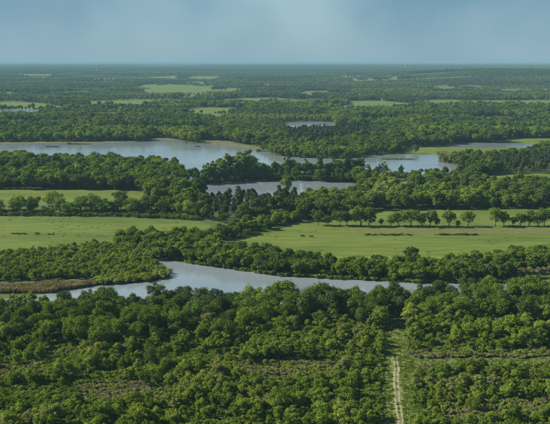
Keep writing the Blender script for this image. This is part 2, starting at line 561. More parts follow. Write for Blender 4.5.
def trunk_mb(rs, w, h, base, thick, limbs=4, mb=None):
    mb = mb or MB()
    lean = rs.normal(size=2) * 0.03 * h
    top = base + (h - base) * 0.55
    pts = [(0, 0, -0.3), (lean[0] * .1, lean[1] * .1, h * 0.12), (lean[0] * .5, lean[1] * .5, base + 0.1 * h), (lean[0], lean[1], top), (lean[0] * 1.3, lean[1] * 1.3, h * 0.93)]
    mb.tube(pts, [thick * 1.35, thick, thick * 0.75, thick * 0.4, thick * 0.1], 7)
    for k in range(limbs):
        a = k * 2 * math.pi / limbs + rs.uniform(-.5, .5)
        z0 = base + (h - base) * rs.uniform(0.0, 0.4)
        ln = w * rs.uniform(0.55, 0.85)
        s = np.array([lean[0] * .6, lean[1] * .6, z0])
        e = s + np.array([math.cos(a) * ln, math.sin(a) * ln, ln * rs.uniform(0.35, 0.9)])
        m = (s + e) / 2 + np.array([0, 0, ln * 0.1])
        mb.tube([s, m, e], [thick * 0.45, thick * 0.28, thick * 0.08], 5)
    return mb

class Kind:
    """variants of one plant kind: crown meshes, trunk meshes and joined meshes for the far ones"""
    def __init__(s, name, n, seed, w, h, base, lobes, cards, card, thick, **kw):
        s.name, s.n, s.h, s.w = name, n, h, w
        s.crowns, s.trunks, s.joined = [], [], []
        for k in range(n):
            rs = np.random.default_rng(seed * 100 + k)
            ww, hh = w * rs.uniform(0.85, 1.15), h * rs.uniform(0.9, 1.08)
            q, at = crown_quads(rs, ww, hh, base * rs.uniform(0.8, 1.2), lobes + int(rs.integers(-2, 3)), cards, card, **kw)
            mb = trunk_mb(rs, ww, hh, base, thick, 4 if thick > 0.1 else 3)
            s.crowns.append(quads_mesh(name + '_crown', q, [M_LEAF], None, at))
            s.trunks.append(mb.mesh(name + '_trunk', M_BARK, True))

    def join(s, k):
        """crown and trunk in one mesh (used only for the uncounted masses)"""
        c, t = s.crowns[k], s.trunks[k]
        bm = bmesh.new()
        bm.from_mesh(c)
        nf = len(bm.faces)
        bm.from_mesh(t)
        bm.faces.ensure_lookup_table()
        me = bpy.data.meshes.new(s.name + '_mass')
        for i, f in enumerate(bm.faces):
            f.material_index = 0 if i < nf else 1
        bm.to_mesh(me)
        bm.free()
        me.materials.append(M_LEAF)
        me.materials.append(M_BARK)
        return me

def plant(kind, var, name, x, y, sc, rot, tint, label, cat, group=None, z=0.0):
    """one plant: an Empty at its foot with a trunk and a crown"""
    e = bpy.data.objects.new(name, None)
    COL.objects.link(e)
    e.empty_display_size = 0.5
    e.location = (x, y, z)
    e.rotation_euler = (rng.normal() * 0.05, rng.normal() * 0.05, rot)
    e.scale = sc if hasattr(sc, '__len__') else (sc, sc, sc)
    tag(e, label, cat, group)
    c = bpy.data.objects.new('crown', kind.crowns[var])
    COL.objects.link(c)
    c.parent = e
    c['tint'] = float(tint)
    t = bpy.data.objects.new('trunk', kind.trunks[var])
    COL.objects.link(t)
    t.parent = e
    return e

#                    name        n seed  w    h   base lob cards card thick
K_TALL  = Kind('broadleaf',     12, 1, 4.7, 10.5, 1.6, 27, 3600, 0.27, 0.22, lr=(0.16, 0.40), fuzz=0.22)
K_YOUNG = Kind('young',         14, 2, 2.3, 5.6, 0.4, 22, 2700, 0.165, 0.08, lr=(0.16, 0.38), fuzz=0.28)
K_BUSH  = Kind('bush',          6, 3, 1.7, 2.0, 0.1, 12, 620,  0.18, 0.05, lr=(0.18, 0.42), fuzz=0.2)
K_MID   = Kind('midwood',       9, 4, 5.4, 12., 1.6, 22, 1400, 0.50, 0.26, lr=(0.18, 0.44), fuzz=0.16)
K_ROW   = Kind('row',           7, 5, 5.3, 11., 1.2, 22, 1500, 0.40, 0.30, lr=(0.18, 0.40), fuzz=0.18)
K_LIMB  = Kind('tall_alder',    6, 6, 6.0, 23., 2.0, 30, 1900, 0.58, 0.36, lr=(0.16, 0.38), fuzz=0.18)
K_PINE  = Kind('pine',          6, 7, 3.0, 12.5, 2.6, 18, 1000, 0.42, 0.22, conical=0.4, lr=(0.24, 0.46), fuzz=0.16)
K_FAR   = Kind('farwood',       6, 8, 5.0, 12., 1.0, 11, 260,  1.05, 0.25)

def reed_mesh(seed, n, r, h):
    rs = np.random.default_rng(seed)
    P = np.stack([rs.normal(size=n) * r, rs.normal(size=n) * r, np.zeros(n)], 1)
    a = rs.uniform(0, 2 * math.pi, n)
    wd = np.stack([np.cos(a), np.sin(a), np.zeros(n)], 1) * 0.06
    lean = rs.normal(size=(n, 3)) * 0.18 * h
    lean[:, 2] = 0
    hh = h * rs.uniform(0.6, 1.1, n)
    top = P + lean + np.stack([np.zeros(n), np.zeros(n), hh], 1)
    q = np.stack([P - wd, P + wd, top + wd * 1.4, top - wd * 1.4], 1)
    return quads_mesh('reed_tuft', q, [M_LEAF], None, rs.random(n))

# far patch of wood: many crowns in one low clump
def patch_mesh(seed):
    rs = np.random.default_rng(seed)
    Q, A = [], []
    for k in range(22):
        cx, cy = rs.uniform(-26, 26, 2)
        q, a = crown_quads(rs, rs.uniform(4, 7), rs.uniform(9, 15), 0.5, 6, 42, 1.9)
        q = q + np.array([cx, cy, 0])
        Q.append(q)
        A.append(np.clip(a * 0.6 + rs.uniform(0, 0.4), 0, 1))
    return quads_mesh('wood_patch', np.concatenate(Q), [M_LEAF], None, np.concatenate(A))

# ------------------------------------------------------------------ uncounted masses: instances on points
def mass(name, protos, pts, idx, scl, rot, tint, label, cat):
    col = bpy.data.collections.new(name + '_sources')
    for k, me in enumerate(protos):
        col.objects.link(bpy.data.objects.new('%s_source_%02d' % (name, k), me))
    n = len(pts)
    me = bpy.data.meshes.new(name)
    me.vertices.add(n)
    me.vertices.foreach_set('co', np.asarray(pts, np.float32).reshape(-1))
    for an, ty, arr, key in (('idx', 'INT', np.asarray(idx, np.int32), 'value'), ('rotz', 'FLOAT', np.asarray(rot, np.float32), 'value'),
                             ('tint', 'FLOAT', np.asarray(tint, np.float32), 'value'), ('scl', 'FLOAT_VECTOR', np.asarray(scl, np.float32).reshape(-1), 'vector')):
        a = me.attributes.new(an, ty, 'POINT')
        a.data.foreach_set(key, arr)
    me.update()
    o = link(name, me)
    tag(o, label, cat, kind='stuff')
    g = bpy.data.node_groups.new(name + '_scatter', 'GeometryNodeTree')
    g.interface.new_socket('Geometry', in_out='INPUT', socket_type='NodeSocketGeometry')
    g.interface.new_socket('Geometry', in_out='OUTPUT', socket_type='NodeSocketGeometry')
    gn = g.nodes.new
    gi, go = gn('NodeGroupInput'), gn('NodeGroupOutput')
    ci = gn('GeometryNodeCollectionInfo')
    ci.inputs['Collection'].default_value = col
    ci.inputs['Separate Children'].default_value = True
    ci.inputs['Reset Children'].default_value = True
    ip = gn('GeometryNodeInstanceOnPoints')
    ip.inputs['Pick Instance'].default_value = True
    def named(an, ty):
        q = gn('GeometryNodeInputNamedAttribute')
        q.data_type = ty
        q.inputs['Name'].default_value = an
        return q.outputs['Attribute']
    cx = gn('ShaderNodeCombineXYZ')
    er = gn('FunctionNodeEulerToRotation')
    gl = g.links.new
    gl(named('rotz', 'FLOAT'), cx.inputs['Z'])
    gl(cx.outputs[0], er.inputs[0])
    gl(er.outputs[0], ip.inputs['Rotation'])
    gl(named('scl', 'FLOAT_VECTOR'), ip.inputs['Scale'])
    gl(named('idx', 'INT'), ip.inputs['Instance Index'])
    gl(gi.outputs[0], ip.inputs['Points'])
    gl(ci.outputs[0], ip.inputs['Instance'])
    gl(ip.outputs[0], go.inputs[0])
    md = o.modifiers.new('scatter', 'NODES')
    md.node_group = g
    return o

def scatter(d0, d1, sp, half=0.31, jit=0.42, grow=0.0):
    """jittered rows of ground points between two distances inside the view wedge; spacing may grow with distance"""
    X, Y = [], []
    y = d0
    k = 0
    while y < d1:
        s = sp + grow * (y - d0)
        hw = y * half + 12
        xs = np.arange(-hw, hw, s) + (0.5 * s if k % 2 else 0)
        X.append(xs + rng.uniform(-jit, jit, len(xs)) * s)
        Y.append(y + rng.uniform(-jit, jit, len(xs)) * s)
        y += s * 0.9
        k += 1
    return np.concatenate(X), np.concatenate(Y)

# ------------------------------------------------------------------ foreground wood and scrub, this side of the river
ORD = ['first', 'second', 'third', 'fourth', 'fifth', 'sixth', 'seventh', 'eighth', 'ninth', 'tenth', 'eleventh', 'twelfth', 'thirteenth',
       'fourteenth', 'fifteenth', 'sixteenth', 'seventeenth', 'eighteenth', 'nineteenth', 'twentieth', 'twenty-first', 'twenty-second',
       'twenty-third', 'twenty-fourth', 'twenty-fifth', 'twenty-sixth', 'twenty-seventh', 'twenty-eighth', 'twenty-ninth', 'thirtieth']
GAPS = [[(78,386),(120,382),(165,385),(172,398),(150,406),(80,402)], [(228,366),(290,360),(338,362),(345,376),(300,384),(236,382)],
        [(408,354),(470,352),(545,350),(640,346),(640,366),(530,370),(450,370),(410,374)], [(446,412),(500,404),(552,398),(560,412),(500,420),(446,424)],
        [(0,366),(30,364),(52,372),(30,380),(-10,380)]]

def near_open(u, v, m):
    b = np.zeros(np.shape(u), bool)
    for du in (-m, 0, m):
        b |= inside(RIDE, u + du, v) | inside(RIVER, u + du, v)
    return b | inside(SIDE, u, v + 2) | inside(SIDE, u, v - 2)

def tall_limit(u):
    return np.where(u < 396, 346 + 12 * (vnoise(u / 40, u * 0, 31) - 0.5) - 24 * smooth(225, 275, u), 326 + 8 * (vnoise(u / 30, u * 0, 33) - 0.5))

def in_gap(u, v):
    b = np.zeros(np.shape(u), bool)
    for g in GAPS:
        b |= inside(g, u, v)
    return b

def ranks(U, V, sel, mask, width, nearest, text, group, u0=0.0):
    """the outermost plant of each stretch of a front gets a label of its own, counted from the left"""
    best = {}
    for i in np.nonzero(sel & mask & (U > 2) & (U < PW - 2))[0]:
        b_ = int((U[i] - u0) // width)
        if b_ not in best or (V[i] > V[best[b_]]) == nearest:
            best[b_] = i
    return {i: (text % ORD[q], group) for q, i in enumerate(sorted(best.values(), key=lambda j: U[j])[:30])}

# tall trees
x, y = scatter(296, 470, 7.0, 0.34)
u, v = photo(x, y)
lim = tall_limit(u)
patchy = vnoise(x / 22, y / 22, 41)
keep = (v > 298) & (v < lim) & ~near_open(u, v, 10.5) & ~((u < 62) & (v < 316))
# a few grow among the young ones further forward
extra = (v >= lim) & (patchy > 0.80) & ~near_open(u, v, 10) & ~in_gap(u, v - 6) & (rng.random(len(x)) < 0.5)
k = keep | extra
TX, TY, TU, TV, TE = x[k], y[k], u[k], v[k], extra[k]
n = len(TX)
TS = rng.uniform(0.6, 1.16, n) * np.where((TU > 404) & (TV < 312), 1.1, 1.0) * np.where(TE, 0.72, 1.0) * np.where(TU < 70, 0.8, 1.0) * np.where((TU > 250) & (TU < 340) & (TV < 322), 1.15, 1.0)
TT = 0.21 + 0.30 * (vnoise(TX / 26, TY / 26, 43) - 0.35) + rng.normal(size=n) * 0.06 + 0.10 * smooth(330, 348, TV) + np.where(TU > 240, 0.08, 0.0)
TT = np.clip(TT, 0.12, 0.6)

def split(X, Y, U, V, S, cap):
    vis = (U > -6) & (U < PW + 6) & (V > 60) & (V < PH + 12)
    size = np.where(vis, S / np.hypot(X, Y), 0)
    order = np.argsort(-size)
    sel = np.zeros(len(X), bool)
    sel[order[:cap]] = True
    return sel & vis

sel = split(TX, TY, TU, TV, TS * 10, 300)

def zone_label(u, v):
    """where in the near wood a tall tree stands"""
    if u > 404:
        return 'right of the track', ('tall green tree in the belt of wood right of the grass track', 'tall trees in the wood right of the track')
    if v < 322:
        return 'bank', ('tall dark green tree on the wooded near bank of the river', 'tall trees along the near bank')
    if u < 130:
        return 'left', ('tall dark green tree in the dense wood at the left edge, below the river', 'tall trees of the left part of the near wood')
    if u < 262:
        return 'mid', ('tall dark green tree in the middle of the dense near wood', 'tall trees of the middle of the near wood')
    return 'trackside', ('tall fresh green tree in the near wood just left of the upper grass track', 'tall trees of the near wood left of the track')

# verge trees of the track get labels of their own, counted from the near end
verge = {}
def verge_side(u, v):
    if 366 < u < 388: return 'left'
    if 404 < u < 426: return 'right'
    return None
for i in np.argsort(-TV):
    if sel[i] and verge_side(TU[i], TV[i]) and TV[i] > 318:
        s = verge_side(TU[i], TV[i])
        verge.setdefault(('tall', s), []).append(i)
tlabel = ranks(TU, TV, sel, (TV < 318) & (TU < 550), 20, False, '%s tree from the left in the rank of tall trees at the near water edge', 'rank of trees at the near water edge')
for (kd, s), L_ in verge.items():
    for q, i in enumerate(L_[:30]):
        tlabel.setdefault(i, ('%s tall tree from the near end along the %s verge of the grass track' % (ORD[q], s), 'trees on the %s verge of the track' % s))
for i in range(n):
    if sel[i]:
        lb, gr = tlabel.get(i) or zone_label(TU[i], TV[i])[1]
        if TE[i] and i not in tlabel:
            lb, gr = ('taller green tree standing above the young growth in the foreground, %s of the track' % ('left' if TU[i] < 396 else 'right'),
                      'taller trees among the young growth %s of the track' % ('left' if TU[i] < 396 else 'right'))
        s = TS[i]
        plant(K_TALL, int(rng.integers(K_TALL.n)), 'broadleaf_tree', TX[i], TY[i], (s * rng.uniform(.9, 1.1), s * rng.uniform(.9, 1.1), s), rng.uniform(0, 6.28), TT[i], lb, 'tree', gr)
r_ = ~sel
tall_protos = [K_TALL.join(k) for k in range(K_TALL.n)]
mass('near_woodland', tall_protos, np.stack([TX[r_], TY[r_], TX[r_] * 0], 1), rng.integers(0, K_TALL.n, r_.sum()), np.repeat(TS[r_], 3).reshape(-1, 3),
     rng.uniform(0, 6.28, r_.sum()), TT[r_], 'dense mass of broadleaf trees filling the wood below the river', 'woodland')

# young trees
x, y = scatter(272, 450, 3.7, 0.34)
u, v = photo(x, y)
dens = vnoise(x / 16, y / 16, 51)
k = ((v > tall_limit(u) - 4) | ((u < 66) & (v > 302) & (v < 318))) & ~near_open(u, v, 6.2) & (dens > 0.22)
gap = in_gap(u, v)
k &= ~gap | (rng.random(len(x)) < 0.07)
k &= rng.random(len(x)) < np.where(dens < 0.42, 0.55, 0.9)
YX, YY, YU, YV, YG = x[k], y[k], u[k], v[k], gap[k]
n = len(YX)
YS = rng.uniform(0.32, 1.3, n) * (0.65 + 0.6 * vnoise(YX / 24, YY / 24, 53)) * np.where(YV < 345, 1.25, 1.0) * np.where(YV < 320, .85, 1.0) * np.where(YG, 0.6, 1.0)
YT = np.clip(0.58 + 0.34 * (vnoise(YX / 18, YY / 18, 55) - 0.5) + rng.normal(size=n) * 0.09, 0.24, 0.80)
# riverside young growth on the low left bank
sel = split(YX, YY, YU, YV, YS * 5.5, 300)
groups = {}
ylabel = ranks(YU, YV, sel, (YV > 408) & (YV < 432), 20, True, '%s young tree from the left in the front rank along the bottom edge', 'front rank of young trees')
for s in ('left', 'right'):
    L_ = [i for i in np.argsort(-YV) if sel[i] and verge_side(YU[i], YV[i]) == s]
    for q, i in enumerate(L_[:30]):
        ylabel.setdefault(i, ('%s young tree from the bottom along the %s verge of the rutted track' % (ORD[q], s), 'young trees on the %s verge of the track' % s))
for i in range(n):
    if sel[i]:
        U_, V_ = YU[i], YV[i]
        if i in ylabel: lb, gr = ylabel[i]
        elif U_ > 404: lb, gr = ('small bright green young tree in the near thicket right of the rutted track', 'young trees of the right thicket')
        elif U_ > 300: lb, gr = ('small bright green young tree in the near thicket close left of the rutted track', 'young trees left of the track')
        elif U_ > 180: lb, gr = ('small bright green young tree at the bottom centre of the near thicket', 'young trees of the centre thicket')
        elif U_ > 80: lb, gr = ('small bright green young tree in the bottom thicket below the brushwood heaps', 'young trees by the brushwood heaps')
        else: lb, gr = ('small bright green young tree in the bottom left corner of the near thicket', 'young trees of the left corner')
        s = YS[i]
        plant(K_YOUNG, int(rng.integers(K_YOUNG.n)), 'young_tree', YX[i], YY[i], (s * rng.uniform(.9, 1.15), s * rng.uniform(.9, 1.15), s), rng.uniform(0, 6.28), YT[i], lb, 'tree', gr)
r_ = ~sel
young_protos = [K_YOUNG.join(k) for k in range(K_YOUNG.n)]
mass('young_thicket', young_protos, np.stack([YX[r_], YY[r_], YX[r_] * 0], 1), rng.integers(0, K_YOUNG.n, r_.sum()), np.repeat(YS[r_], 3).reshape(-1, 3),
     rng.uniform(0, 6.28, r_.sum()), YT[r_], 'thicket of young bright green trees covering the foreground', 'thicket')

# low scrub under and between
x, y = scatter(268, 460, 1.55, 0.34)
u, v = photo(x, y)
k = (v > 312) & ~near_open(u, v, 1.0) & (rng.random(len(x)) < np.where(v < tall_limit(u) - 6, 0.45, 0.9))
x, y, u, v = x[k], y[k], u[k], v[k]
n = len(x)
g = in_gap(u, v)
bs = rng.uniform(0.32, 0.9, n) * np.where(near_open(u, v, 3.5), 0.45, 1.0)
bt = np.clip(np.where(g, 0.79 + rng.normal(size=n) * 0.10, 0.56 + rng.normal(size=n) * 0.10 + 0.3 * (vnoise(x / 12, y / 12, 57) - 0.5)), 0.25, 0.92)
bush_protos = [K_BUSH.join(k) for k in range(K_BUSH.n)]
mass('undergrowth', bush_protos, np.stack([x, y, x * 0], 1), rng.integers(0, K_BUSH.n, n), np.stack([bs, bs, bs * rng.uniform(.6, 1.1, n)], 1),
     rng.uniform(0, 6.28, n), bt, 'low olive and brown scrub between the young trees', 'scrub')
# grass tufts of the track
x, y = scatter(268, 420, 0.8, 0.34)
u, v = photo(x, y)
k = (inside(RIDE, u, v) | inside(SIDE, u, v)) & (rng.random(len(x)) < 0.5)
xr = np.abs(u - np.interp(v, [352, 372, 400, 424], [394, 396.2, 398, 400]))
k &= ~((np.abs(xr - 2.1) < 1.7) & (v > 352))
x, y = x[k], y[k]
n = len(x)
tuft = [reed_mesh(90 + q, 60, 0.3, 0.26) for q in range(3)]
mass('track_grass', tuft, np.stack([x, y, x * 0 + 0.05], 1), rng.integers(0, 3, n), np.repeat(rng.uniform(0.5, 1.2, n), 3).reshape(-1, 3), rng.uniform(0, 6.28, n),
     np.clip(0.46 + rng.normal(size=n) * 0.08, 0.3, 0.7), 'rough grass growing on the track and the side path', 'grass')

# ------------------------------------------------------------------ middle distance: zones between river, meadows and lakes
SCRUB_L = [(-60,262),(20,256),(60,252),(105,247),(140,250),(152,257),(153,263),(158,268),(150,276),(110,279),(70,279),(40,281),(-60,284)]
WILLOW = [(100,279),(125,270),(155,267),(166,272),(171,276),(166,279),(148,282),(118,284),(98,285.5)]
WOOD_L = [(62,253),(100,246),(150,240),(200,240),(214,243),(222,252),(188,263),(160,259),(153,262),(150,252),(110,246)]
BANK = [(186,263),(216,250),(260,257),(300,263),(340,269),(380,269),(440,269),(480,267),(520,259),(640,249),(640,286),(470,283),(420,283),(340,279),(280,276),(230,269)]
HEDGE_D = [(196,252),(206,240),(232,230),(270,221),(290,217),(306,220),(296,223),(268,230),(232,240),(208,249),(196,256)]
PINES = [[(285,131.5),(335,128.6),(374,129),(374,140),(330,147),(288,145)], [(488,161),(520,159),(640,156),(640,171),(500,174),(490,170)], [(203,200),(240,194),(300,194),(302,210),(270,219),(210,222)]]
PALE = [(362,190),(394,186),(410,190),(408,205),(366,209)]
SPIT = [(182,188),(196,184),(214,181),(234,177),(256,175),(300,176),(370,177),(372,181),(350,182),(300,180.4),(255,180.4),(215,183),(196,186)]
HEDGE_L = [(-60,206),(140,206),(170,207),(206,212),(204,221),(120,217),(-60,215.6)]

def zone_points(poly, sp, d0, d1, prob=1.0):
    x, y = scatter(d0, d1, sp, 0.33)
    u, v = photo(x, y)
    k = inside(poly, u, v) & (rng.random(len(x)) < prob)
    for w_ in WATERS:
        k &= ~inside(w_, u, v)
    return x[k], y[k], u[k], v[k]

def plants(zone, kind, S, T, name, cap, labeller, cat='tree', mass_name=None, mass_label=None, mass_cat='woodland', rank=None):
    X, Y, U, V = zone
    n = len(X)
    sel = split(X, Y, U, V, S, cap) if cap else np.zeros(n, bool)
    own = ranks(U, V, sel, np.ones(n, bool), *rank) if rank else {}
    for i in np.nonzero(sel)[0]:
        lb, gr = own.get(i) or labeller(U[i], V[i])
        s = S[i]
        plant(kind, int(rng.integers(kind.n)), name, X[i], Y[i], (s * rng.uniform(.88, 1.15), s * rng.uniform(.88, 1.15), s), rng.uniform(0, 6.28), T[i], lb, cat, gr)
    r_ = ~sel
    if r_.sum() and mass_name:
        pr = [kind.join(k) for k in range(kind.n)]
        mass(mass_name, pr, np.stack([X[r_], Y[r_], height(X[r_], Y[r_])], 1), rng.integers(0, kind.n, r_.sum()),
             np.stack([S[r_] * rng.uniform(.85, 1.2, r_.sum()), S[r_] * rng.uniform(.85, 1.2, r_.sum()), S[r_]], 1), rng.uniform(0, 6.28, r_.sum()), T[r_], mass_label, mass_cat)

def tn(x, y, base, amp, sc, sig, seed, lo=0.1, hi=0.8):
    return np.clip(base + amp * (vnoise(x / sc, y / sc, seed) - 0.5) + rng.normal(size=len(x)) * sig, lo, hi)

z = zone_points(SCRUB_L, 3.3, 480, 600)
plants(z, K_YOUNG, rng.uniform(0.55, 1.05, len(z[0])), tn(z[0], z[1], 0.60, 0.25, 14, 0.06, 61, .4, .78), 'willow_scrub_tree', 240,
       lambda u, v: ('small yellow-green willow in the scrub behind the tan reed bed, left of the bend', 'willows of the scrub behind the reeds') if u < 95 else
                    ('small yellow-green willow in the scrub just left of the river bend', 'willows of the scrub beside the bend'),
       mass_name='willow_scrub', rank=(9, True, '%s willow from the left along the front of the scrub behind the reeds', 'front willows of the scrub'), mass_label='yellow-green willow scrub between the left meadow and the reed bed', mass_cat='scrub')
z = zone_points(WILLOW, 2.7, 480, 560)
plants(z, K_BUSH, rng.uniform(1.2, 1.9, len(z[0])), tn(z[0], z[1], 0.70, 0.2, 10, 0.05, 62, .5, .82), 'willow_bush', 120,
       lambda u, v: ('rounded grey-green willow bush on the point jutting into the river bend', 'willow bushes on the river point'), 'bush',
       mass_name='point_willows', rank=(8, True, '%s willow bush from the left along the waterline of the river point', 'front bushes of the river point'), mass_label='rounded willow bushes filling the point in the river bend', mass_cat='scrub')
z = zone_points(WOOD_L, 5.0, 520, 690)
plants(z, K_MID, rng.uniform(0.45, 0.85, len(z[0])), tn(z[0], z[1], 0.40, 0.3, 25, 0.07, 63, .2, .66), 'copse_tree', 170,
       lambda u, v: ('green tree of the copse between the left meadow and the river bend', 'trees of the copse above the bend') if u < 150 else
                    ('green tree of the copse at the right tip of the left meadow', 'trees of the copse at the meadow tip'),
       mass_name='copse', rank=(9, False, '%s tree from the left along the meadow side of the copse above the bend', 'meadow side trees of the copse'), mass_label='copse of green trees between the left meadow and the river bend')
z = zone_points(BANK, 4.3, 480, 640)
k = ~((z[2] > 514) & (z[3] > 270.5))
z = tuple(a[k] for a in z)
bt = tn(z[0], z[1], 0.36, 0.28, 24, 0.07, 64, .18, .62)
plants(z, K_MID, rng.uniform(0.38, 0.80, len(z[0])), bt, 'bank_tree', 260,
       lambda u, v: ('green tree on the far river bank at the left end of the right meadow', 'far bank trees at the bend') if u < 270 else
                    (('green tree on the far river bank below the middle of the right meadow', 'far bank trees below the meadow') if u < 400 else
                     ('green tree on the far river bank at the right edge, below the row of trees', 'far bank trees at the right')),
       mass_name='bank_woodland', rank=(13, False, '%s tree from the left of the far bank belt bordering the right meadow', 'meadow side trees of the far bank'), mass_label='belt of green trees along the far river bank')
# bushes at the water's edge of the far bank
line = [(186,264),(230,270),(280,277),(340,280),(420,284),(470,284),(600,286)]
X, Y = [], []
for a, b in zip(line[:-1], line[1:]):
    A, B = ground(*a), ground(*b)
    m = int(np.hypot(*(B - A)[:2]) / 2.4)
    for q in range(m):
        p = A + (B - A) * (q + rng.uniform(-.3, .3)) / m
        X.append(p[0]); Y.append(p[1] + rng.uniform(0.6, 3.2))
X, Y = np.array(X), np.array(Y)
U, V = photo(X, Y)
plants((X, Y, U, V), K_BUSH, rng.uniform(0.7, 1.35, len(X)), tn(X, Y, 0.55, 0.3, 12, 0.08, 65, .3, .8), 'bank_bush', 160,
       lambda u, v: ('low green bush at the waterline of the far river bank, left half', 'waterline bushes, left') if u < 340 else
                    ('low green bush at the waterline of the far river bank, right half', 'waterline bushes, right'), 'bush',
       mass_name='waterline_bushes', rank=(13, True, '%s low bush from the left at the waterline of the far river bank', 'front bushes of the far bank'), mass_label='low bushes at the waterline of the far bank', mass_cat='scrub')
z = zone_points(HEDGE_D, 4.6, 560, 780)
plants(z, K_MID, rng.uniform(0.35, 0.72, len(z[0])), tn(z[0], z[1], 0.45, 0.3, 20, 0.08, 66, .2, .7), 'hedge_tree', 110,
       lambda u, v: ('bushy tree in the slanting hedge along the upper left edge of the right meadow', 'trees of the slanting hedge'),
       mass_name='slanting_hedge', rank=(7, True, '%s tree from the left along the front of the slanting hedge', 'front trees of the slanting hedge'), mass_label='slanting hedge of bushes above the right meadow', mass_cat='hedge')

# hedge between the two left meadows: every tree singled out, counted from the left
hx = [(-2,214,.8),(14,213,.72),(19,211,.95),(34,211,.92),(30,214.6,.85),(52,210,1.08),(60,213.5,.85),(68,214.5,.7),(82,213.6,.95),(92,213,1.1),(104,214,.9),
      (114,213.5,.75),(121,212,1.12),(134,214.5,.95),(143,214.8,.86),(152,212.5,1.1),(163,214.6,.88),(168,212.6,1.05),(177,215.5,.8),(187,216,.85),(196,217.5,.8)]
hx.sort()
for q, (u_, v_, s) in enumerate(hx):
    p = ground(u_, v_)
    plant(K_ROW, int(rng.integers(K_ROW.n)), 'hedgerow_tree', p[0], p[1], (s * 1.5, s * 1.5, s * 1.22), rng.uniform(0, 6.28), float(np.clip(0.38 + rng.normal() * 0.12, .2, .62)),
          '%s tree from the left in the hedge between the two left meadows' % ORD[q], 'tree', 'trees of the left hedge')
z = zone_points(HEDGE_L, 3.2, 640, 760)
k = (z[3] > 211.5)
z = tuple(a[k] for a in z)
plants(z, K_BUSH, rng.uniform(0.7, 1.6, len(z[0])), tn(z[0], z[1], 0.34, 0.25, 12, 0.08, 67, .15, .7), 'hedge_bush', 120,
       lambda u, v: ('low dark bush at the foot of the hedge between the two left meadows', 'bushes of the left hedge'), 'bush',
       mass_name='hedge_bottom', rank=(12, True, '%s low bush from the left along the foot of the left hedge', 'front bushes of the left hedge'), mass_label='low dark bushes along the foot of the left hedge', mass_cat='hedge')

# row of trees across the right meadow
rx = [(318,225.5,.85),(328,226,.72),(340,226.2,.95),(347,225.6,.8),(361,226.6,1.35),(369,227,1.0),(381,225.8,.42),(391,226,.6),(399,226.4,.95),(411,226.6,1.02),(422,226.6,.8),(430,226.6,.98),(437,226.4,.55),
      (449,226.8,1.0),(458,227,.4),(468,226.6,1.0),(495,226.4,1.08),(504,226.2,.8),(513,226.4,.62),(520,226.4,.9),(529,226.2,.98),(538,226.4,.85),(544,226,1.1),(553,226,1.0)]
for q, (u_, v_, s) in enumerate(rx):
    p = ground(u_, v_)
    plant(K_ROW, (q * 2 + 1) % K_ROW.n, 'row_tree', p[0], p[1], (s * rng.uniform(.9, 1.4), s * rng.uniform(.9, 1.4), s * rng.uniform(1.0, 1.2)), rng.uniform(0, 6.28), float(np.clip(0.38 + rng.normal() * 0.08, .2, .55)),
          '%s tree from the left in the row standing across the right meadow' % ORD[q], 'tree', 'row of trees across the right meadow')
# low hedge lines and single bushes on the meadows
def low_bushes(pts, lab, grp, s0, s1, tint, name='meadow_bush'):
    for (u_, v_) in pts:
        p = ground(u_, v_)
        s = rng.uniform(s0, s1) * (1.0 if len(pts) < 8 else float(rng.choice([0.35, 0.6, 0.9, 1.2])))
        plant(K_BUSH, int(rng.integers(K_BUSH.n)), name, p[0], p[1], (s * 1.5, s, s * 0.8), rng.uniform(-.3, .3), tint + rng.normal() * 0.04, lab, 'bush', grp)
low_bushes([(u_, 235.4 + .3 * math.sin(u_)) for u_ in np.arange(366, 411, 2.2)], 'low dark hedge bush in the left hedge line across the right meadow', 'left hedge line of the right meadow', .45, .8, .22)
low_bushes([(u_, 235.0 + .3 * math.sin(u_)) for u_ in np.arange(435, 480, 2.2)], 'low dark hedge bush in the right hedge line across the right meadow', 'right hedge line of the right meadow', .5, .9, .22)
low_bushes([(u_, 228.3) for u_ in np.arange(440, 475, 2.6)], 'low dark bush under the middle of the row of trees', 'bushes under the row of trees', .5, .85, .24)
low_bushes([(302, 236.4), (311, 237)], 'small dark bush alone in the middle of the right meadow', 'bushes alone in the right meadow', .6, .9, .25)
low_bushes([(u_, 234.2) for u_ in (13, 16, 19, 22, 25)], 'low dark bush in the short hedge remnant on the left meadow', 'hedge remnant on the left meadow', .5, .7, .22)
low_bushes([(37, 234.4)], 'small dark upright bush alone on the left meadow', None, .8, .9, .2)
low_bushes([(49, 234.8), (53, 234.6)], 'low dark bush of the pair on the left meadow beside the lone upright bush', 'pair of bushes on the left meadow', .5, .7, .22)
low_bushes([(240, 238.6), (247, 238.2)], 'low dark bush near the left tip of the right meadow', 'bushes at the meadow tip', .7, 1.0, .25)
